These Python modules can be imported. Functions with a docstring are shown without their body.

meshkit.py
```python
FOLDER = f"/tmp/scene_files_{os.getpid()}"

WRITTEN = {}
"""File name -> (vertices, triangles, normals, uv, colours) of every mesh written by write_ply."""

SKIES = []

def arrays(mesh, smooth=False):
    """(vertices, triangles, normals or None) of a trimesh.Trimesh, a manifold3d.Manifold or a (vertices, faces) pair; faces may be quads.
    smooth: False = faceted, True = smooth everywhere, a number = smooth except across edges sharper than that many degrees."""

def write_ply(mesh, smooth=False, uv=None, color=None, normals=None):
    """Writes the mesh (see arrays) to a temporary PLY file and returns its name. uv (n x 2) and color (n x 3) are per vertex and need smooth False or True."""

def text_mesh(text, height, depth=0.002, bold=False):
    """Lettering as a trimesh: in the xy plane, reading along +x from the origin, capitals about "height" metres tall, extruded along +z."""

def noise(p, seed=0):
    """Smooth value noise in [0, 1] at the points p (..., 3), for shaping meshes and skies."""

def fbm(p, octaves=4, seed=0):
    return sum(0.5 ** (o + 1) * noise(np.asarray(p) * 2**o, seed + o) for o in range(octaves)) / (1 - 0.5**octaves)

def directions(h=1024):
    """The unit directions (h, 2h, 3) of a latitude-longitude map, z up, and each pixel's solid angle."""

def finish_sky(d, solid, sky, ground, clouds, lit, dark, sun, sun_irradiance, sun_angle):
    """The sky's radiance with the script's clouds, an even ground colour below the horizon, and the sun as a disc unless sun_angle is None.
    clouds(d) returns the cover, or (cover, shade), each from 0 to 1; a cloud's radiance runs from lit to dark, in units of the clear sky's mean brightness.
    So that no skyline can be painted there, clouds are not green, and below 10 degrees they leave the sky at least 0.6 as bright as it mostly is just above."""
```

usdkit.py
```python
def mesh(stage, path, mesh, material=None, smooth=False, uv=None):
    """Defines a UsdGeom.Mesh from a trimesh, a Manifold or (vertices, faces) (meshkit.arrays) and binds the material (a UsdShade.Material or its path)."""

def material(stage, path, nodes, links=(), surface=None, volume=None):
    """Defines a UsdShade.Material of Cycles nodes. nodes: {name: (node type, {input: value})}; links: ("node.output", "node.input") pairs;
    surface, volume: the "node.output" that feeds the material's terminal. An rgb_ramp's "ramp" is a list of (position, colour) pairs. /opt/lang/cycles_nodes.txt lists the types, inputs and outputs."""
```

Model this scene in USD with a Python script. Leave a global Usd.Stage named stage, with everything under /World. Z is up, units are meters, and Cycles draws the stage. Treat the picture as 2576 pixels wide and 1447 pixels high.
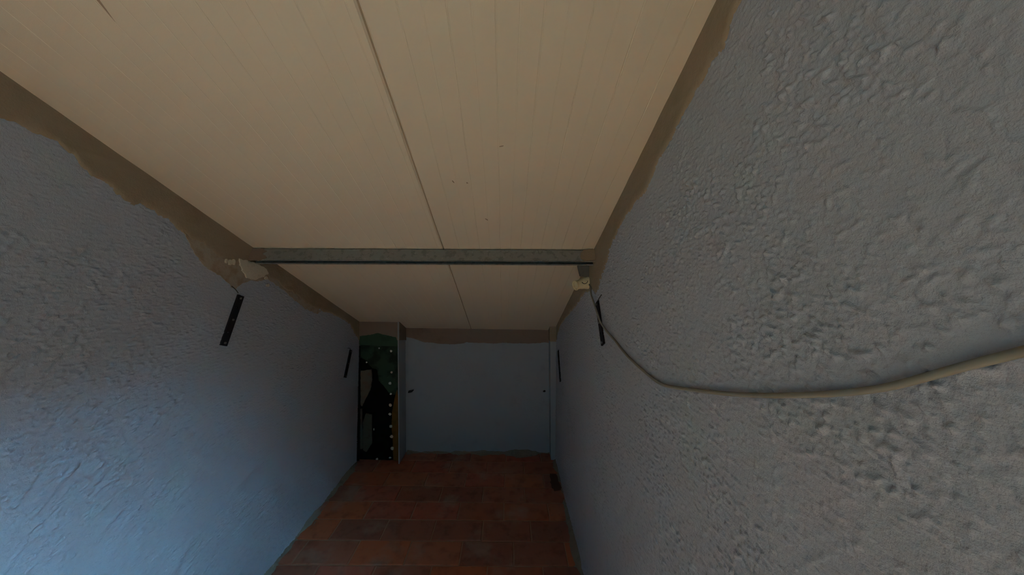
import math, random
import numpy as np, trimesh, manifold3d, shapely
from shapely.geometry import Polygon, LineString
import usdkit, meshkit
from pxr import Usd, UsdGeom, UsdLux, UsdShade, Gf, Sdf

random.seed(7); RNG = np.random.default_rng(7)
stage = Usd.Stage.CreateInMemory()
UsdGeom.SetStageUpAxis(stage, 'Z'); UsdGeom.SetStageMetersPerUnit(stage, 1.0)
stage.SetDefaultPrim(UsdGeom.Xform.Define(stage, '/World').GetPrim())

# ------------------------------------------------------------------ camera
EXPOSURE = -1.0
cam = UsdGeom.Camera.Define(stage, '/World/camera')
r, u, f = (.99963, -.0088, .02568), (-.02522, .04958, .99845), (.01006, .99873, -.04934)
cam.AddTransformOp().Set(Gf.Matrix4d(*r, 0, *u, 0, *[-a for a in f], 0, 0, 0, 1.5, 1))
cam.CreateHorizontalApertureAttr(36.0); cam.CreateFocalLengthAttr(36.0 * 780 / 2576)
cam.CreateClippingRangeAttr((0.02, 500.0)); cam.CreateExposureAttr(EXPOSURE)

# ------------------------------------------------------------------ daylight: sky and sun outside the open front of the room
sky = UsdLux.DomeLight.Define(stage, '/World/sky')
sky.CreateIntensityAttr(68.0); sky.CreateColorAttr(Gf.Vec3f(.22, .64, .98)); sky.CreateExposureAttr(0.0)
sun = UsdLux.DistantLight.Define(stage, '/World/sun')
sun.CreateIntensityAttr(60.0); sun.CreateAngleAttr(.53); sun.CreateColorAttr(Gf.Vec3f(1, .93, .82))
sun.CreateNormalizeAttr(True); sun.AddRotateXYZOp().Set(Gf.Vec3f(0, 7, 0))          # from high on the right and over the roof: it never enters the room


# ------------------------------------------------------------------ helpers
LOOKS = '/World/Looks'
used = {}


def numbered(path):
    n = used.get(path, -1) + 1
    used[path] = n
    return path if n == 0 else f'{path}_{n:03d}'


def xf(name, parent=None, **data):
    path = numbered((parent if parent else '/World') + '/' + name)
    p = UsdGeom.Xform.Define(stage, path).GetPrim()
    for k, v in data.items():
        if v: p.SetCustomDataByKey(k, v)
    return path


def obj(name, mesh, mat, parent=None, smooth=False, **data):
    path = numbered((parent if parent else '/World') + '/' + name)
    m = usdkit.mesh(stage, path, mesh, mat, smooth)
    for k, v in data.items():
        if v: m.GetPrim().SetCustomDataByKey(k, v)
    return path


def M(name, color, rough=.8, spec=.3, metal=0., noise=None, bump=None, extra=None):
    """noise: [(scale, detail, colour, low, high)] layers mixed over the base colour by 3D noise; bump: [(scale, detail, metres)]"""
    nodes = {'g': ('geometry', {}), 'p': ('principled_bsdf', {'base_color': color, 'roughness': rough, 'specular_ior_level': spec, 'metallic': metal}),
             'base': ('color', {'value': color})}
    links, last = [], 'base.color'
    for i, lay in enumerate(noise or ()):
        sc, det, col, lo, hi = lay[:5]
        vec = 'g.position'
        if len(lay) > 5:
            nodes[f'm{i}'] = ('mapping', {'scale': lay[5]}); links.append(('g.position', f'm{i}.vector')); vec = f'm{i}.vector'
        nodes[f'n{i}'] = ('noise_texture', {'scale': sc, 'detail': det, 'roughness': .55})
        nodes[f'r{i}'] = ('map_range', {'range_type': 'smoothstep', 'from_min': lo, 'from_max': hi, 'to_min': 0., 'to_max': lay[6] if len(lay) > 6 else 1., 'clamp': True})
        nodes[f'x{i}'] = ('mix_color', {'b': col})
        links += [(vec, f'n{i}.vector'), (f'n{i}.fac', f'r{i}.value'), (f'r{i}.result', f'x{i}.fac'), (last, f'x{i}.a')]
        last = f'x{i}.result'
    links.append((last, 'p.base_color'))
    prev = None
    for i, (sc, det, h) in enumerate(bump or ()):
        nodes[f'bn{i}'] = ('noise_texture', {'scale': sc, 'detail': det, 'roughness': .6})
        nodes[f'bm{i}'] = ('math', {'math_type': 'multiply', 'value2': h})
        nodes[f'b{i}'] = ('bump', {'strength': 1.0, 'distance': 1.0})
        links += [('g.position', f'bn{i}.vector'), (f'bn{i}.fac', f'bm{i}.value1'), (f'bm{i}.value', f'b{i}.height')]
        if prev: links.append((prev, f'b{i}.normal'))
        prev = f'b{i}.normal'
    if prev: links.append((prev, 'p.normal'))
    return usdkit.material(stage, f'{LOOKS}/{name}', nodes, links, surface='p.BSDF')


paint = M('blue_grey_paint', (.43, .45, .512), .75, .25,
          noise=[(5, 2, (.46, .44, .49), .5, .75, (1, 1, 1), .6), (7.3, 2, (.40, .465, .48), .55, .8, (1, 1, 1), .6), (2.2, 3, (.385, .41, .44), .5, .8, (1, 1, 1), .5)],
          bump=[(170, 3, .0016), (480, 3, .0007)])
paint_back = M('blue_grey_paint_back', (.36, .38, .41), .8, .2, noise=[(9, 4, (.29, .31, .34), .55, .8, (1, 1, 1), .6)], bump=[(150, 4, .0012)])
cement = M('trowelled_cement', (.33, .25, .17), .85, .2,
           noise=[(6, 4, (.28, .22, .135), .45, .7), (14, 3, (.39, .30, .21), .55, .8, (1, .25, 1), .7), (30, 4, (.25, .19, .12), .6, .85, (1, .2, 1), .7)],
           bump=[(40, 4, .002), (220, 2, .0006)])
cement_dark = M('cement_reddish', (.25, .175, .13), .85, .2, noise=[(9, 4, (.19, .13, .09), .5, .8)], bump=[(45, 4, .002)])
smear_mat = M('thin_cement_smear', (.41, .335, .255), .85, .2, noise=[(30, 4, (.34, .25, .17), .4, .7)], bump=[(120, 3, .001)])
filler = M('pale_filler', (.66, .57, .44), .8, .2, noise=[(60, 4, (.55, .47, .35), .5, .8)], bump=[(160, 3, .0012)])
mortar = M('grey_mortar', (.25, .215, .17), .9, .15, noise=[(25, 4, (.17, .15, .125), .5, .8), (60, 3, (.33, .29, .23), .6, .85)], bump=[(90, 4, .004)])
joint_mat = M('joint_mortar', (.40, .22, .145), .9, .15, noise=[(12, 3, (.3, .17, .11), .45, .7)], bump=[(120, 3, .001)])
panel_mat = M('cream_sheet_steel', (.70, .605, .475), .45, .35, noise=[(3, 2, (.68, .585, .465), .5, .8)], bump=[(500, 2, .00012)])
dark_gap = M('dark_gap', (.34, .26, .18), .9, .1)
zinc = M('galvanised_zinc', (.27, .265, .24), .5, .5, .4, noise=[(45, 4, (.20, .195, .18), .5, .62), (110, 2, (.34, .335, .31), .6, .75)])
black_metal = M('black_strap_paint', (.014, .013, .017), .8, .12, bump=[(200, 2, .0005)])
screw_mat = M('screw_zinc', (.14, .125, .11), .6, .4, .3)
wire_mat = M('dark_wire', (.04, .035, .03), .6, .3)
ivory = M('ivory_plastic', (.80, .69, .44), .5, .4, noise=[(40, 3, (.68, .57, .36), .5, .8)])
grey_plastic = M('grey_plastic', (.12, .115, .10), .7, .3, noise=[(40, 3, (.08, .08, .07), .5, .8)])
cable_mat = M('beige_cable', (.25, .23, .185), .6, .3, noise=[(18, 4, (.2, .17, .12), .5, .75)])
green_mat = M('dark_green_plastic', (.03, .055, .034), .6, .15, noise=[(9, 3, (.016, .024, .016), .42, .6), (50, 2, (.045, .08, .055), .62, .8)])
green_top = M('green_plastic', (.045, .082, .05), .6, .15, noise=[(14, 3, (.032, .06, .034), .5, .75)])
black_mat = M('black_plastic', (.005, .0052, .0045), .7, .06, noise=[(8, 3, (.010, .010, .007), .5, .7)])
orange_mat = M('orange_plastic', (.15, .07, .016), .7, .1, noise=[(16, 3, (.10, .055, .012), .45, .7), (11, 2, (.14, .04, .02), .6, .8)])
dab_mat = M('white_mortar_dab', (.5, .48, .42), .9, .1, bump=[(150, 3, .001)])
board_mat = M('torn_board', (.155, .135, .10), .8, .2, noise=[(14, 3, (.165, .105, .075), .5, .7), (40, 3, (.10, .07, .05), .55, .8)], bump=[(80, 3, .001)])
board_low = M('torn_board_grey', (.085, .085, .065), .8, .2, noise=[(14, 3, (.075, .055, .045), .5, .7)], bump=[(80, 3, .001)])
stain_mat = M('black_stain', (.10, .05, .036), .9, .1)
speck_mat = M('speck', (.35, .26, .19), .8, .2)
terrace_mat = M('terrace_clay', (.36, .15, .065), .8, .2, noise=[(3, 3, (.33, .135, .06), .4, .7)])
house_mat = M('dark_render', (.05, .042, .034), .85, .2)
TILE = []
for i, c in enumerate([(.40, .125, .062), (.35, .12, .066), (.42, .145, .075), (.31, .115, .07), (.46, .135, .058), (.37, .135, .08), (.28, .105, .065), (.41, .12, .07)]):
    d = tuple(np.array(c) * .66)
    TILE.append(M(f'terracotta_{i}', c, .62, .3, noise=[(11 + i, 4, d, .46, .72), (4.2, 4, (.37, .26, .20), .52, .76, (1, 1, 1), .75), (38, 3, (.24, .15, .11), .6, .8, (1, 1, 1), .6)], bump=[(60, 4, .0012)]))

# ------------------------------------------------------------------ shape helpers
H = 1.5
def cz(x, y): return 2.26511 - .49260 * y + .0170 * x                     # underside of the sloping roof
def xl(z): return -1.11651 + .02014 * (z - H)                             # left wall
def xr(z): return .37182 - .02494 * (z - H)                               # right wall
def yb(x): return 2.50462 + .02389 * x                                    # back wall
Y0 = -.2                                                                 # open front of the room


def grid(P, flip=False):
    n, m = P.shape[:2]
    i, j = np.meshgrid(np.arange(n - 1), np.arange(m - 1), indexing='ij')
    a = i * m + j
    q = np.stack([a, a + 1, a + m + 1, a + m], -1).reshape(-1, 4)
    fc = np.vstack([q[:, [0, 1, 2]], q[:, [0, 2, 3]]])
    return P.reshape(-1, 3), fc[:, ::-1] if flip else fc


def slab(P, back, flip=False):
    """A displaced grid P and its flat back (same shape), closed along the rim."""
    n, m = P.shape[:2]
    v1, f1 = grid(P, flip); v2, f2 = grid(back, not flip)
    k = n * m
    rim = [i * m for i in range(n)] + [(n - 1) * m + j for j in range(1, m)] + [i * m + m - 1 for i in range(n - 2, -1, -1)] + [j for j in range(m - 2, 0, -1)]
    rim = np.array(rim); nx = np.roll(rim, -1)
    s = np.vstack([np.stack([rim, nx, nx + k], 1), np.stack([rim, nx + k, rim + k], 1)])
    if flip: s = s[:, ::-1]
    t = trimesh.Trimesh(np.vstack([v1, v2]), np.vstack([f1, f2 + k, s]), process=False)
    return t


def sstep(a, b, x):
    t = np.clip((x - a) / (b - a), 0, 1); return t * t * (3 - 2 * t)


def roughcast(a, b, seed, amount=1.0):
    """Relief in metres of roughcast plaster at wall coordinates a, b (metres): clumps of grains between smoother trowelled areas."""
    z = np.zeros_like(a)
    ar, br_ = a * .8 + b * .6, b * .8 - a * .6                            # grains drag along the trowel's slanting strokes
    pt = lambda s, o=0.: np.stack([a * s + o, b * s + o, z + o], -1)
    pr_ = lambda sa, sb, o=0.: np.stack([ar * sa + o, br_ * sb + o, z + o], -1)
    clump = .42 + .58 * sstep(.36, .66, meshkit.fbm(pt(5.), 3, seed + 5))
    warp = (meshkit.noise(pt(90., 3.1), seed + 9) - .5) * 1.2
    q1 = pr_(150., 190.); q1[..., 0] += warp; q1[..., 1] -= warp
    grains = 1.15 * sstep(.58, .98, meshkit.noise(q1, seed)) + .75 * sstep(.55, .95, meshkit.noise(pr_(290., 340., 7.7), seed + 1))
    pits = sstep(.78, .98, meshkit.noise(pr_(160., 190., 2.2), seed + 2))
    swell = meshkit.fbm(pt(16., 1.3), 3, seed + 3) - .5
    return amount * (.0042 * clump * grains - .0024 * clump * pits + .0024 * swell)


def spaced(a, b, s0, s1):
    """Positions from a to b whose spacing grows from s0 to s1."""
    out, t = [a], a
    while t < b:
        w = (t - a) / (b - a); t += s0 + (s1 - s0) * w; out.append(min(t, b))
    return np.array(out)


def side_wall(side, ys, nz, seed, amount):
    z0 = np.linspace(0, 1, nz)
    Y = np.repeat(ys[:, None], nz, 1)
    Z = -.02 + z0[None, :] * (cz(0, ys)[:, None] + .045)
    rel = roughcast(Y, Z, seed, amount)
    if side == 'left':
        X = xl(Z) + rel; Xb = xl(Z) - .14
    else:
        X = xr(Z) - rel; Xb = xr(Z) + .14
    return grid(np.stack([X, Y, Z], -1), flip=(side == 'right'))


def ragged(pts, step, amp, seed, keep=None):
    """A closed outline resampled every step metres, its points pushed about by amp."""
    ls = LineString(list(pts) + [pts[0]])
    n = max(8, int(ls.length / step))
    q = np.array([ls.interpolate(i / n, normalized=True).coords[0] for i in range(n)])
    p3 = np.column_stack([q * 9 / max(step * 40, .02), np.zeros(n)])
    d = np.column_stack([meshkit.fbm(p3 * 3, 3, seed) - .5, meshkit.fbm(p3 * 3 + 31, 3, seed + 1) - .5]) * 2 * amp
    if keep is not None: d[keep(q)] = 0
    g = Polygon(q + d).buffer(0)
    return max(getattr(g, 'geoms', [g]), key=lambda s: s.area)


def extruded(poly, fn, t0, t1, bevel=0.):
    """A polygon in (a, b) as a plate from depth t0 to t1, mapped by fn(a, b, t) to the room; the outer face drawn in by bevel."""
    m = trimesh.creation.extrude_polygon(poly, 1.0, engine='earcut')
    v = np.array(m.vertices)
    t = t0 + (t1 - t0) * v[:, 2]
    out = fn(v[:, 0], v[:, 1], t)
    m = trimesh.Trimesh(np.stack(out, -1), m.faces, process=False)
    if m.volume < 0: m.invert()
    return m


on_left = lambda a, b, t: (xl(b) + t, a, b)
on_right = lambda a, b, t: (xr(b) - t, a, b)
on_back = lambda a, b, t: (a, yb(a) - t, b)
def at_y(y): return lambda a, b, t: (a, np.full_like(a, y) - t, b)


def box(x0, x1, y0, y1, z0, z1):
    b = trimesh.creation.box([x1 - x0, y1 - y0, z1 - z0]); b.apply_translation([(x0 + x1) / 2, (y0 + y1) / 2, (z0 + z1) / 2]); return b


def hexa(lo, hi):
    """A solid between two quads of four points each (same order)."""
    return trimesh.convex.convex_hull(np.vstack([lo, hi]))


def rounded(mesh_pts, rad):
    """The hull of spheres at the points: a rounded solid."""
    s = trimesh.creation.icosphere(1, rad)
    return trimesh.convex.convex_hull(np.vstack([s.vertices + np.asarray(p) for p in mesh_pts]))


def tube(pts, rad, sides=10):
    p = np.asarray(pts, float)
    t = np.gradient(p, axis=0); t /= np.linalg.norm(t, axis=1, keepdims=True)
    n0 = np.cross(t[0], [1, 0, 0.01]); n0 /= np.linalg.norm(n0); N = [n0]
    for k in range(1, len(p)):
        n = N[-1] - t[k] * (N[-1] @ t[k]); N.append(n / np.linalg.norm(n))
    N = np.array(N); Bn = np.cross(t, N)
    a = np.arange(sides) * 2 * np.pi / sides
    R_ = np.broadcast_to(rad, (len(p),))[:, None, None]
    v = p[:, None] + R_ * (np.cos(a)[None, :, None] * N[:, None] + np.sin(a)[None, :, None] * Bn[:, None])
    i, j = np.meshgrid(np.arange(len(p) - 1), np.arange(sides), indexing='ij')
    q = np.stack([i * sides + j, i * sides + (j + 1) % sides, (i + 1) * sides + (j + 1) % sides, (i + 1) * sides + j], -1).reshape(-1, 4)
    fc = np.vstack([q[:, [0, 1, 2]], q[:, [0, 2, 3]]])
    k = len(p) * sides
    v = np.vstack([v.reshape(-1, 3), p[0], p[-1]])
    caps = [[k, (j + 1) % sides, j] for j in range(sides)] + [[k + 1, k - sides + j, k - sides + (j + 1) % sides] for j in range(sides)]
    m = trimesh.Trimesh(v, np.vstack([fc, caps]), process=False)
    if m.volume < 0: m.invert()
    return m


def spline(pts, n):
    from scipy.interpolate import CubicSpline
    p = np.asarray(pts, float); d = np.r_[0, np.cumsum(np.linalg.norm(np.diff(p, axis=0), axis=1))]
    return CubicSpline(d, p)(np.linspace(0, d[-1], n))


# ------------------------------------------------------------------ floor: mortar bed and terracotta tiles in running bond
floor = xf('floor', label='dark terracotta tile floor laid in running bond', kind='structure')
obj('mortar_bed', box(-1.3, .55, Y0, 2.75, -.12, -.004), joint_mat, floor)
PHASE = {0: -.073, 1: -.22, 2: -.118, 3: -.278, 4: -.14, 5: -.276, 6: -.131, 7: -.27}
rot = math.radians(.57)
for row in range(-14, 7):
    ya = 1.512 + .1457 * row
    ph = PHASE.get(row + 1, -.13 - .14 * (row % 2) + random.uniform(-.03, .03))
    for k in range(-5, 4):
        x0 = ph + .2815 * k
        a, b = max(x0 + .003, -1.17), min(x0 + .2785, .43)
        if b - a < .02: continue
        j = lambda s=.0012: random.uniform(-s, s)
        y_, y2 = ya + .003 + j(), ya + .1427 + j()
        dz, tx, ty = random.uniform(-.0012, .0008), j(.0007), j(.0007)
        c = .004; ch = .0022
        def quad(ax, bx, ay, by, z): return np.array([(ax, ay, z), (bx, ay, z), (bx, by, z), (ax, by, z)])
        lo, mid, hi = quad(a, b, y_, y2, -.014), quad(a, b, y_, y2, dz - ch), quad(a + c, b - c, y_ + c, y2 - c, dz)
        mid[:, 2] += [tx, ty, -tx, -ty]; hi[:, 2] += [tx, ty, -tx, -ty]
        v = np.vstack([lo, mid, hi]); F_ = [[8, 9, 10], [8, 10, 11]]
        for s in (0, 4):
            for e in range(4):
                n = (e + 1) % 4; F_ += [[s + e, s + n, s + 4 + n], [s + e, s + 4 + n, s + 4 + e]]
        v[:, 1] += v[:, 0] * math.tan(rot)
        obj('tile', trimesh.Trimesh(v, F_, process=False), random.choice(TILE), floor)
st = ragged([(.345, 2.248), (.392, 2.236), (.400, 2.07), (.345, 2.062), (.331, 2.147)], .012, .008, 4)
obj('stain', extruded(st, lambda a, b, t: (a, b, t), .0008, .0022), stain_mat, floor, label='black stain on the tiles')

# ------------------------------------------------------------------ roof: ribbed sandwich panels, the seam between them recessed
ceiling = xf('ceiling', label='sloping ceiling of cream ribbed roof panels', kind='structure')
slope = np.array([0, 1, -.4926]); nrm = np.array([-.0170, .4926, 1.]); nrm /= np.linalg.norm(nrm)


def panel(xa, xb, grooves, ya=Y0 - .25, yz=2.62):
    pr = [(xa, .045), (xa, .004), (xa + .004, 0.)]
    for g, d in sorted(grooves):
        if xa + .01 < g < xb - .01:
            pr += [(g - .0022, 0), (g - .0006, d * .65), (g + .0004, d * .65), (g + .0016, -.0001), (g + .003, 0)]
    pr += [(xb - .004, 0.), (xb, .004), (xb, .045)]
    pr = np.array(pr); n = len(pr)
    ends = []
    for y in (ya, yz):
        base = np.stack([pr[:, 0] - .0077 * (y - .578), np.full(n, y), cz(pr[:, 0], y)], 1)
        ends.append(base + nrm * pr[:, 1:])
    v = np.vstack(ends)
    F_ = []
    for i in range(n):
        k = (i + 1) % n; F_ += [[i, i + n, k + n], [i, k + n, k]]
    cap = trimesh.creation.triangulate_polygon(Polygon(pr), engine='earcut')[1]
    F_ = np.vstack([F_, cap, cap[:, ::-1] + n])
    m = trimesh.Trimesh(v, F_, process=False)
    if m.volume < 0: m.invert()
    return m


gl = [(-.305, .0008)] + [(-.394 - .0895 * k, .0009) for k in range(9)] + [(-.35 - .0895 * k, .0004) for k in range(9)] + [(-1.064, .0012)]
gr = [(-.258 + .0445 + .0885 * k, .0009) for k in range(8)] + [(-.258 + .089 + .0885 * k, .0004) for k in range(8)]
obj('panel', panel(-1.2, -.2855, gl), panel_mat, ceiling)
obj('panel', panel(-.2815, .45, gr), panel_mat, ceiling)
gap = np.array([(x, y, cz(x, y)) for y in (Y0 - .24, 2.6) for x in (-.31, -.27)])
gap[:, 0] -= .0077 * (gap[:, 1] - .578)
obj('seam_backing', hexa(gap + nrm * .004, gap + nrm * .02), dark_gap, ceiling)
for (x, y, l, w, a) in [(-.182, .984, .011, .0035, 1.1), (-.139, .988, .006, .004, .3), (-.089, 1.159, .014, .004, .8), (-.03, .86, .012, .0025, 2.9)]:
    e = shapely.affinity.rotate(shapely.affinity.scale(shapely.Point(x, y).buffer(1, 5), l / 2, w / 2), math.degrees(a))
    obj('speck', extruded(e, lambda p, q, t: (p, q, cz(p, q) - t), -.0005, .0006), speck_mat, ceiling)
sl = Polygon([(-.7405, .548), (-.7335, .548), (-.7300, .548), (-.7515, .613)])
obj('scratch', extruded(sl, lambda p, q, t: (p, q, cz(p, q) - t), -.0005, .0006), speck_mat, ceiling, label='dark tapering scratch')

# ------------------------------------------------------------------ walls
wl = xf('wall_left', label='left wall of blue-grey roughcast plaster', kind='structure')
ysl = np.r_[np.arange(Y0, .42, .05), spaced(.43, 2.62, .0042, .0075)]
obj('plaster', side_wall('left', ysl, 640, 11, .75), paint, wl, smooth=True)
wr = xf('wall_right', label='right wall of blue-grey roughcast plaster', kind='structure')
ysr = np.r_[np.arange(Y0, .16, .05), spaced(.17, 2.62, .0021, .0075)]
obj('plaster', side_wall('right', ysr, 900, 23, .88), paint, wr, smooth=True)

for w, xa in ((wl, -1.28), (wr, .40)):
    q = np.array([(xa, Y0, -.05), (xa + .12, Y0, -.05), (xa + .12, 2.75, -.05), (xa, 2.75, -.05)]); t = q.copy(); t[:, 2] = cz(0, t[:, 1]) + .06
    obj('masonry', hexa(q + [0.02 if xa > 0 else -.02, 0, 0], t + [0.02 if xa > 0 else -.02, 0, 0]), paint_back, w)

# the brown cement band along the top of each side wall: lower edge as in the photograph, upper edge under the roof panel
low_l = [(-.6, 2.40), (0., 2.12), (.45, 1.925), (.698, 1.802), (.731, 1.799), (.755, 1.789), (.787, 1.783), (.811, 1.768), (.825, 1.738), (.856, 1.722), (.876, 1.712), (.893, 1.689), (.93, 1.669), (.959, 1.673), (1.025, 1.645), (1.061, 1.611), (1.093, 1.584), (1.142, 1.568), (1.18, 1.538), (1.22, 1.517), (1.291, 1.51), (1.34, 1.50), (1.415, 1.465), (1.487, 1.433), (1.553, 1.382), (1.625, 1.353), (1.721, 1.288), (1.829, 1.248), (1.974, 1.205), (2.044, 1.177), (2.2, 1.103), (2.27, 1.02), (2.36, .93)]
low_r = [(-.6, 2.49), (0., 2.20), (.516, 1.945), (.537, 1.925), (.552, 1.897), (.586, 1.892), (.603, 1.874), (.631, 1.868), (.675, 1.844), (.706, 1.824), (.722, 1.809), (.767, 1.79), (.797, 1.776), (.807, 1.759), (.859, 1.722), (.917, 1.713), (.977, 1.689), (1.028, 1.673), (1.091, 1.627), (1.145, 1.597), (1.165, 1.554), (1.225, 1.50), (1.264, 1.46), (1.29, 1.42), (1.33, 1.41), (1.381, 1.43), (1.528, 1.401), (1.706, 1.322), (1.999, 1.212), (2.264, 1.108), (2.36, 1.03), (2.4, .97)]


def band(low, fn, seed, amp, x):
    ys = np.arange(low[0][0], low[-1][0], .004)
    zs = np.interp(ys, *np.array(low).T)
    p = np.stack([ys * 45, zs * 45, 0 * ys], -1)
    zs = zs + (meshkit.fbm(p, 5, seed) - .5) * 2 * amp
    top = cz(x, ys) + .004
    Z = np.linspace(0, 1, 14)[None] * (top - zs)[:, None] + zs[:, None]
    Y = np.repeat(ys[:, None], 14, 1)
    t = .0034 + .003 * (meshkit.fbm(np.stack([Y * 8, Z * 25, 0 * Y], -1), 3, seed + 3))
    t[:, 0] = -.0012; t[:, 1] *= .7
    P = np.stack(fn(Y, Z, t), -1); Bk = np.stack(fn(Y, Z, t * 0 - .01), -1)
    return slab(P, Bk, flip=fn is on_right)


obj('cement_band', band(low_l, on_left, 31, .012, -1.12), cement, wl, smooth=50)
obj('cement_band', band(low_r, on_right, 37, .009, .37), cement, wr, smooth=50)
sm = ragged([(1.067, 1.63), (1.1, 1.554), (1.127, 1.512), (1.172, 1.475), (1.22, 1.452), (1.262, 1.41), (1.275, 1.40), (1.31, 1.43), (1.371, 1.436), (1.45, 1.438), (1.55, 1.378), (1.62, 1.33), (1.7, 1.275), (1.8, 1.228), (1.86, 1.235), (1.721, 1.33), (1.415, 1.52), (1.22, 1.56)], .01, .008, 51)
obj('cement_smear', extruded(sm, on_left, -.004, .0026), smear_mat, wl, label='thin tan cement smear below the band')
pf = ragged([(1.287, 1.525), (1.32, 1.524), (1.371, 1.509), (1.424, 1.489), (1.443, 1.467), (1.404, 1.448), (1.367, 1.436), (1.326, 1.446), (1.301, 1.479)], .006, .006, 61)
obj('filler_patch', extruded(pf, on_left, -.004, .0085), filler, wl, label='pale patch of filler beside the beam end')
for k, (y, z, w, h) in enumerate([(1.229, 1.515, .006, .012), (1.246, 1.51, .009, .016), (1.262, 1.512, .008, .018), (1.43, 1.444, .012, .01), (1.441, 1.412, .011, .010)]):
    e = ragged(np.array(shapely.affinity.scale(shapely.Point(y, z).buffer(1, 4), w / 1.4, h / 1.4).exterior.coords)[:-1], .003, .002, 70 + k)
    obj('filler_fleck', extruded(e, on_left, -.004, .0082), filler, wl)

wb = xf('wall_back', label='low back wall with a cement band under the roof', kind='structure')
xs = np.arange(-1.3, .56, .0085); nz = 140
X = np.repeat(xs[:, None], nz, 1); Z = -.02 + np.linspace(0, 1, nz)[None] * (cz(xs, yb(xs))[:, None] + .06)
rel = roughcast(X, Z, 77, .55)
P = np.stack([X, yb(X) - rel, Z], -1); Bk = np.stack([X, yb(X) + .15, Z], -1)
# a recess is left in the wall behind the pier's opening
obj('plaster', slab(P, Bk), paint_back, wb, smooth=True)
low_b = [(-.83, .965), (-.80, .955), (-.664, .914), (-.58, .909), (-.504, .904), (-.40, .908), (-.33, .920), (-.248, .921), (-.16, .915), (0., .921), (.076, .921), (.2, .918), (.33, .932), (.42, .93)]
xs = np.arange(-.83, .42, .007); zs = np.interp(xs, *np.array(low_b).T) + (meshkit.fbm(np.stack([xs * 30, 0 * xs, 0 * xs], -1), 3, 5) - .5) * .012
X = np.repeat(xs[:, None], 10, 1); Z = zs[:, None] + np.linspace(0, 1, 10)[None] * (cz(xs, yb(xs)) + .004 - zs)[:, None]
t = .005 + .004 * meshkit.fbm(np.stack([X * 9, Z * 20, 0 * X], -1), 3, 8); t[:, 0] = .0005
obj('cement_band', slab(np.stack([X, yb(X) - t, Z], -1), np.stack([X, yb(X) + .01, Z], -1)), cement_dark, wb, smooth=50)
# pier in the rear left corner: lintel and right cheek round an opening
ch = np.array([[(-.824, 1.098), (-.813, 1.045)], [(-.822, .831), (-.808, .80)], [(-.817, .523), (-.804, .5)], [(-.810, -.01), (-.797, -.01)]])
cheek = []
for (xa, za), (xb, zb) in ch:
    cheek.append((xa, za))
prof = [(-.824, 1.12), (-.822, .831), (-.817, .523), (-.810, -.01)]
def cheek_at(y, dx): return np.array([(x + dx, y, z if z < 1.1 else cz(x, y) + .01) for x, z in prof])
front, back_ = cheek_at(2.33, 0), cheek_at(2.53, .0)
inn_f, inn_b = cheek_at(2.33, -.007), cheek_at(2.53, -.007)
n = 4; V = np.vstack([front, back_, inn_f, inn_b]); F_ = []
for i in range(3):
    a, b, c, d = i, i + 1, i + n, i + 1 + n
    F_ += [[a, b, d], [a, d, c], [a + 8, d + 8, b + 8], [a + 8, c + 8, d + 8], [a, a + 8, b + 8], [a, b + 8, b], [c, d, d + 8], [c, d + 8, c + 8]]
m = trimesh.Trimesh(V, F_, process=False)
obj('pier_cheek', m, paint_back, wb, label='plastered side of the corner pier')
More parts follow.
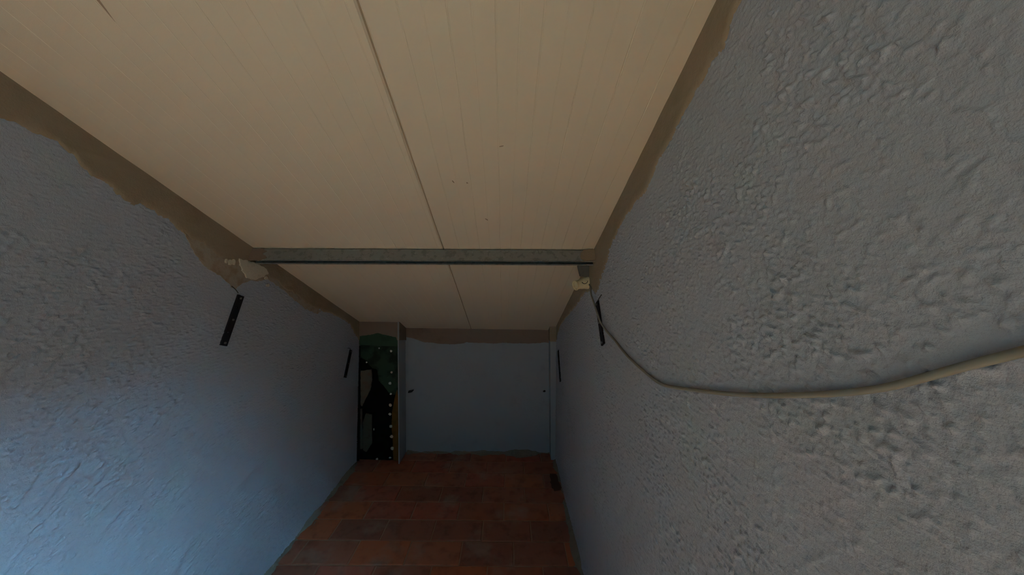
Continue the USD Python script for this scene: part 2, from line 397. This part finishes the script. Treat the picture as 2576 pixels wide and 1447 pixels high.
lin = ragged([(-1.16, 1.12), (-1.16, .99), (-1.122, .988), (-1.086, .992), (-1.027, 1.002), (-.982, 1.015), (-.937, 1.004), (-.892, .996), (-.845, .985), (-.836, .965), (-.822, .96), (-.822, 1.12)], .008, .004, 91)
lm = trimesh.creation.extrude_polygon(lin, 1.0, engine='earcut'); v = np.array(lm.vertices)
yy = 2.333 + .17 * v[:, 2]
zz = np.where(v[:, 1] > 1.06, cz(v[:, 0], yy) + .004, v[:, 1])
lm = trimesh.Trimesh(np.stack([v[:, 0], yy, zz], -1), lm.faces, process=False); lm.fix_normals()
obj('pier_lintel', lm, cement_dark, wb, label='brown cement head of the corner pier')
sd = hexa(np.array([(-.8235, 2.328, cz(-.82, 2.328)), (-.8235, 2.49, cz(-.82, 2.49)), (-.823, 2.328, .965), (-.823, 2.49, .93)]), np.array([(-.817, 2.328, cz(-.82, 2.328)), (-.817, 2.49, cz(-.82, 2.49)), (-.8165, 2.328, .965), (-.8165, 2.49, .93)]))
obj('pier_cement', sd, cement_dark, wb)
# narrow pilaster in the rear right corner
def pil(z0, z1, g=0.):
    q = []
    for z in (z0, z1):
        xa = .332 + (1.086 - z) * .0385 - g
        zz = lambda y: min(z, cz(.35, y) + .01)
        q.append([(xa, 2.42 - g, z), (xr(z) + .05, 2.42 - g, z), (xr(z) + .05, 2.56, z), (xa, 2.56, z)])
    return hexa(np.array(q[0]), np.array(q[1]))
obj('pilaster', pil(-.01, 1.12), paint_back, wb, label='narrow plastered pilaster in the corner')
obj('pilaster_cement', pil(.962, 1.11, .004), cement, wb)
for name, lab, x, z, pts in [('anchor_slot', 'dark ragged slot in the back wall beside the corner pier', -.772, .512, [(-.026, -.014), (-.008, -.012), (.008, -.006), (.018, .006), (.020, .014), (-.002, .008), (-.020, .006)]),
                             ('anchor_slot', 'small dark slot in the back wall beside the right pilaster', .313, .527, [(-.010, -.006), (.008, -.007), (.012, .002), (.004, .007), (-.008, .005)])]:
    g = ragged([(x + a, z + b) for a, b in pts], .005, .0015, 12)
    obj(name, extruded(g, on_back, -.01, .006), black_metal, wb, label=lab)

# front wall with the wide opening behind the camera, and what daylight meets outside
wf = xf('wall_front', label='front wall above the open doorway', kind='structure')
obj('lintel', box(-1.26, .52, Y0 - .14, Y0, 2.17, 2.5), paint_back, wf)
porch = xf('porch', label='roofed porch outside the doorway, open to the sky on its right side', kind='structure')
obj('porch_floor', box(-2.6, .95, -3.0, Y0, -.15, -.02), terrace_mat, porch)
RX0, RX1, RY0, RY1 = -1.1, .6, -.95, -.8                                 # rooflight through which the sun falls on the porch floor
for bx in ((-2.6, RX0, -3.1, Y0 - .14), (RX1, .95, -3.1, Y0 - .14), (RX0, RX1, -3.1, RY0), (RX0, RX1, RY1, Y0 - .14)):
    obj('porch_roof', box(*bx, 2.17, 3.35), house_mat, porch)
obj('porch_wall', box(-2.7, -2.6, -3.1, Y0, -.1, 3.0), house_mat, porch)
obj('porch_wall', box(-2.7, .95, -3.1, -3.0, -.1, 3.0), house_mat, porch)
obj('parapet', box(.85, .95, -3.1, Y0 - .14, -.1, 1.66), house_mat, porch)
obj('lane', box(-30, 30, -30, 30, -3.2, -3.0), house_mat, None, label='lane below the porch parapet', kind='structure')
nb = xf('neighbour_house', label='dark neighbouring houses across the lane', kind='structure')
obj('house_wall', box(.95, 12, -3.9, -3.5, -3, 3.3), house_mat, nb)
obj('house_wall', box(8, 8.4, -7, 6, -3, 5.4), house_mat, nb)

# rough mortar fillets along the foot of the walls
def fillet(pts, n, w, h, seed, amp=.5):
    """pts: two ends of the wall foot; n: direction into the room."""
    p0, p1 = np.array(pts[0]), np.array(pts[1]); L_ = np.linalg.norm(p1 - p0)
    s = np.linspace(0, 1, int(L_ / .012)); a = np.linspace(0, 1, 9)
    S, A = np.meshgrid(s, a, indexing='ij')
    k = meshkit.fbm(np.stack([S * L_ * 9, A * 0, A * 0], -1), 3, seed); k2 = meshkit.fbm(np.stack([S * L_ * 40, A * 6, A * 0], -1), 3, seed + 1)
    ww = w * (1 + amp * (k - .5) * 3); hh = h * (1 + amp * (k - .5) * 3)
    out = ww * A ** 1.3 - .012; up = hh * (1 - A) ** 1.6 + (k2 - .5) * .014 * (1 - A * .6) - .002
    P = p0[:2] + (p1 - p0)[:2] * S[..., None] + np.array(n) * out[..., None]
    P = np.concatenate([P, up[..., None]], -1); B_ = P.copy(); B_[..., 2] = -.012
    B_[..., :2] -= np.array(n) * .03 * (1 - A[..., None])
    m = slab(P, B_)
    m.fix_normals()
    return m


obj('baseboard_left', fillet([(-1.155, Y0), (-1.155, 2.36)], (1., 0.), .05, .035, 3), mortar, None, smooth=45, kind='structure', label='rough mortar fillet at the foot of the left wall')
obj('baseboard_right', fillet([(.416, Y0), (.416, 2.5)], (-1., 0.), .045, .03, 13), mortar, None, smooth=45, kind='structure', label='rough mortar fillet at the foot of the right wall')
obj('baseboard_back', fillet([(-.80, 2.482), (.40, 2.516)], (0., -1.), .06, .035, 17), mortar, None, smooth=45, kind='structure', label='rough mortar fillet at the foot of the back wall')

# ------------------------------------------------------------------ roof beam: galvanised channel, open side down
beam = xf('roof_beam', label='galvanised steel channel beam under the roof panels', category='beam')
un = np.array([0, .8971, -.4419]); dn = np.array([0, -.4419, -.8971])     # down the slope; square to it, down
def bm(x, uu, d): return np.array([x, 1.3485 - .0086 * x, cz(x, 1.3485 - .0086 * x)]) + un * uu + dn * d
h_, w_, t_ = .058, .042, .0025
prof = Polygon([(0, .0055), (w_, .0055), (w_, h_), (w_ - .010, h_), (w_ - .010, h_ - t_), (w_ - t_, h_ - t_), (w_ - t_, .0055 + t_), (t_, .0055 + t_), (t_, h_ - t_), (.010, h_ - t_), (.010, h_), (0, h_)])
pv, pf_ = trimesh.creation.triangulate_polygon(prof, engine='earcut')
ring = np.array(prof.exterior.coords)[:-1]; n = len(ring)
xs = np.linspace(-1.128, .378, 2)
V = np.vstack([[bm(x, a, b) for a, b in ring] for x in xs]); F_ = []
for i in range(n):
    k = (i + 1) % n; F_ += [[i, k, k + n], [i, k + n, i + n]]
V = np.vstack([V, [bm(x, a, b) for x in xs for a, b in pv]])
F_ = np.vstack([F_, np.asarray(pf_) + 2 * n, np.asarray(pf_)[:, ::-1] + 2 * n + len(pv)])
bmesh = trimesh.Trimesh(V, F_, process=False); bmesh.fix_normals()
obj('channel', bmesh, zinc, beam)
def on_beam(a, b, t): return tuple(np.array([bm(x, -tt, d) for x, d, tt in zip(a, b, t)]).T)
g1 = ragged([(-1.125, .0), (-1.10, .004), (-1.06, .006), (-1.045, .02), (-1.06, .03), (-1.035, .05), (-1.06, .062), (-1.125, .064)], .006, .006, 21)
obj('mortar_smear', extruded(g1, on_beam, -.001, .0025), cement_dark, beam, label='brown cement smeared over the left end')
blob = []
g2 = ragged([(.305, .022), (.318, .006), (.345, .002), (.372, .006), (.374, .05), (.35, .056), (.318, .058), (.303, .048)], .005, .0025, 22)
obj('mortar_blob', extruded(g2, on_beam, -.001, .006), cement, beam, label='rounded cement blob over the right end')

# ------------------------------------------------------------------ black steel straps on the side walls
def strap(lab, fn, top, bot, width, wire=None, kinds=(.06, .5, .95)):
    top, bot = np.array(top), np.array(bot)                               # (y, z) of the strap's centre line
    d = bot - top; L_ = np.linalg.norm(d); d /= L_; c = np.array([-d[1], d[0]])
    s = xf('metal_strap', label=lab, category='metal strap', group='black straps screwed to the side walls')
    P2 = lambda q, w: top + d * q + c * w
    h2 = width / 2
    pl = Polygon([P2(0, -h2), P2(0, h2), P2(L_, h2), P2(L_, -h2)])
    for q in (L_ * .25, L_ * .75):
        pl = pl.difference(shapely.Point(*P2(q, 0)).buffer(width * .13, 4))
    obj('plate', extruded(pl, fn, .0015, .0075), black_metal, s)
    for q in kinds:
        e = shapely.Point(*P2(L_ * q, 0)).buffer(width * .14, 4)
        head = extruded(e, fn, .007, .0105)
        obj('screw', head, screw_mat, s)
    if wire:
        w = [np.array(fn(np.array([a]), np.array([b]), np.array([t]))).T[0] for a, b, t in wire]
        obj('tie_wire', tube(spline(w, 12), .0016, 6), wire_mat, s)
    return s


strap('black strap on the left wall just below the beam end', on_left, (1.297, 1.374), (1.218, 1.182), .030, [(1.285, 1.385, .004), (1.273, 1.398, .006), (1.255, 1.415, .004)])
strap('black strap on the left wall near the corner pier', on_left, (2.214, .911), (2.141, .735), .030, [(2.214, .911, .004), (2.20, .925, .005), (2.17, .935, .004)])
strap('black strap on the right wall with the cable crossing it', on_right, (1.288, 1.385), (1.197, 1.226), .036, [(1.288, 1.385, .004), (1.262, 1.395, .008), (1.223, 1.420, .006)])
strap('black strap on the right wall near the rear pilaster', on_right, (2.30, .918), (2.189, .724), .036, [(2.30, .918, .004), (2.285, .93, .006), (2.26, .935, .004)])

# ------------------------------------------------------------------ ivory lamp holder hanging at the beam's right end
lamp = xf('lamp_holder', label='ivory plastic lamp holder at the right end of the beam', category='lamp holder')
A, Bq = np.array([.366, 1.44, 1.462]), np.array([.302, 1.415, 1.446])     # wall end, room end of its axis
ax = (Bq - A) / np.linalg.norm(Bq - A); e1 = np.cross(ax, [0, 0, 1]); e1 /= np.linalg.norm(e1); e2 = np.cross(e1, ax)
def lathe(pr, sides=28):
    P = np.array([[A + ax * s + rad * (np.cos(q) * e1 + np.sin(q) * e2) for q in np.linspace(0, 2 * np.pi, sides + 1)] for s, rad in pr])
    v, fc = grid(P); m = trimesh.Trimesh(v, fc, process=False); m.merge_vertices(); m.fix_normals(); return m
L_ = np.linalg.norm(Bq - A)
obj('body', lathe([(0, .0), (0, .030), (.002, .0325), (.010, .0305), (.022, .0265), (.036, .024), (.048, .021), (.058, .0205), (L_ - .008, .0205), (L_ - .008, .0)]), ivory, lamp, smooth=40)
obj('rim', lathe([(L_ - .0085, .0), (L_ - .0085, .0215), (L_ - .004, .0235), (L_ - .001, .023), (L_, .021), (L_ - .002, .0175), (L_ - .012, .015), (L_ - .012, .0)]), ivory, lamp, smooth=40)
cl = spline([A + ax * .016 - e1 * .026 * sgn + e2 * q for sgn, q in ((1, .012),)] + [A + ax * .028 - e1 * .0262 + e2 * .002, A + ax * .040 - e1 * .0255 + e2 * .004, A + ax * .046 - e1 * .0235 + e2 * .012], 14)
obj('clip_wire', tube(cl, .0014, 6), wire_mat, lamp, label='dark bent clip wire')
br = rounded([(.372, 1.425, 1.535), (.318, 1.43, 1.538), (.330, 1.428, 1.492), (.372, 1.425, 1.487), (.372, 1.436, 1.535), (.318, 1.441, 1.535), (.33, 1.439, 1.492)], .004)
obj('bracket', br, grey_plastic, lamp, label='dark grey bracket up to the roof')

# ------------------------------------------------------------------ the cable slung along the right wall
cp = [(1.425, 1.462), (1.395, 1.445), (1.347, 1.422), (1.277, 1.369), (1.182, 1.31), (1.067, 1.274), (.973, 1.254), (.865, 1.242), (.779, 1.238), (.727, 1.241), (.666, 1.256), (.594, 1.278), (.489, 1.312), (.415, 1.34), (.361, 1.363), (.319, 1.383), (.286, 1.402), (.26, 1.421), (.238, 1.437), (.215, 1.453), (.15, 1.50), (.05, 1.56), (-.15, 1.63)]
off = [.0165 if 1.16 < y < 1.36 else .0055 for y, _ in cp]
off[0] = .012
cab = spline([(xr(z) - o, y, z) for (y, z), o in zip(cp, off)], 160)
cab[:, 0] += (meshkit.noise(cab * 25, 3) - .5) * .0015
obj('power_cable', tube(cab, .0037, 12), cable_mat, None, smooth=50, label='long beige cable sagging along the right wall', category='cable')

# ------------------------------------------------------------------ plastic sheeting closing the opening of the corner pier
def plate(pts, y, thick=.003, amp=.004, seed=1, step=.012, wav=.006, jag=None):
    """A thin sheet at depth y whose surface ripples; outline in (x, z)."""
    g = ragged(pts, step, amp if jag is None else jag, seed)
    m = trimesh.creation.extrude_polygon(g, thick, engine='earcut')
    v, fc = trimesh.remesh.subdivide_to_size(m.vertices, m.faces, .035)
    q = np.stack([v[:, 0] * 14, v[:, 1] * 5, 0 * v[:, 0]], -1)
    rip = (meshkit.fbm(q, 2, seed + 2) - .5) * 2 * wav
    m = trimesh.Trimesh(np.stack([v[:, 0], y - v[:, 2] + rip, v[:, 1]], -1), fc, process=False)
    if m.volume < 0: m.invert()
    return m


obj('cavity', box(-1.16, -.835, 2.40, 2.42, .0, 1.05), black_mat, wb, label='dark cavity behind the pier opening')
sheet = xf('plastic_sheet', label='torn green, black and orange plastic sheet closing the corner pier', category='plastic sheet')
bs = Polygon([(-1.155, .004), (-1.140, .92), (-.842, .92), (-.832, .5), (-.826, .004)])
hole = Polygon([(-1.041, .737), (-.998, .725), (-1.01, .649), (-1.031, .579)])
obj('black_sheet', plate(np.array(bs.exterior.coords)[:-1], 2.374, seed=3, amp=.002, wav=.005), black_mat, sheet, smooth=40)
obj('green_sheet', plate([(-1.148, .925), (-.843, .925), (-.840, .721), (-.832, .544), (-.872, .525), (-.905, .546), (-.948, .60), (-.985, .64), (-.998, .725), (-1.036, .737), (-1.045, .745), (-1.09, .80), (-1.148, .83)], 2.364, seed=5, amp=.004, wav=.004), green_mat, sheet, smooth=40)
obj('top_flap', plate([(-1.132, 1.025), (-.84, 1.025), (-.832, .969), (-.832, .914), (-.96, .913), (-1.137, .919)], 2.348, seed=7, amp=.0015, wav=.003, thick=.006), green_top, sheet, smooth=40, label='lighter green flap across the top')
obj('orange_border', plate([(-.839, .577), (-.822, .477), (-.822, .319), (-.820, .161), (-.812, .012), (-.862, .012), (-.869, .112), (-.87, .192), (-.88, .287), (-.874, .413), (-.853, .524)], 2.350, seed=9, amp=.003, wav=.003), orange_mat, sheet, smooth=40, label='orange border down the right edge')
obj('black_border', plate([(-1.15, .913), (-1.121, .913), (-1.120, .629), (-1.121, .315), (-1.127, .006), (-1.16, .006), (-1.155, .503)], 2.348, seed=10, amp=.002, wav=.003), black_mat, sheet, smooth=40, label='black border along the left wall')
for k, (x, z, s) in enumerate([(-.98, .893, .6), (-.885, .876, .8), (-1.076, .781, .55), (-.88, .712, .75), (-.892, .625, .95), (-.885, .542, .7), (-.888, .456, 1.05), (-.891, .384, 1.), (-.884, .289, 1.), (-.877, .207, 1.1), (-.872, .113, 1.15), (-.888, .039, .9), (-.993, .02, .8), (-1.018, .256, .5)]):
    m = trimesh.creation.icosphere(1, .0115 * s)
    v = np.array(m.vertices); v *= 1 + .55 * (meshkit.noise(v * 130 + k * 9, k) - .5)[:, None]; v[:, 1] *= .6
    if k == 11: v[:, 2] *= .5
    if k == 13: v *= [.6, .6, 1.7]
    obj('mortar_dab', trimesh.Trimesh(v + [x, 2.345 if x > -.95 else 2.355, z], m.faces, process=False), dab_mat, sheet)

def board(name, lab, mat, pts, y, seed):
    obj(name, plate(pts, y, thick=.009, seed=seed, amp=.003, wav=.002, step=.009), mat, None, smooth=30, label=lab, category='board', group='torn boards showing in the pier opening')
board('torn_board', 'pale reddish torn board in the corner pier opening, the upper one', board_mat, [(-1.119, .717), (-1.082, .721), (-1.036, .728), (-1.03, .651), (-1.045, .569), (-1.066, .524), (-1.088, .483), (-1.108, .435), (-1.118, .45)], 2.358, 15)
board('torn_board', 'dull greyish torn board in the corner pier opening, the lower one', board_low, [(-1.078, .382), (-1.032, .374), (-1.031, .145), (-1.074, .076), (-1.100, .092), (-1.100, .308), (-1.094, .334)], 2.358, 16)
board('torn_board', 'thin upright board strip in the corner pier opening, beside the black border', board_low, [(-1.119, .42), (-1.106, .42), (-1.104, .101), (-1.122, .101)], 2.356, 17)
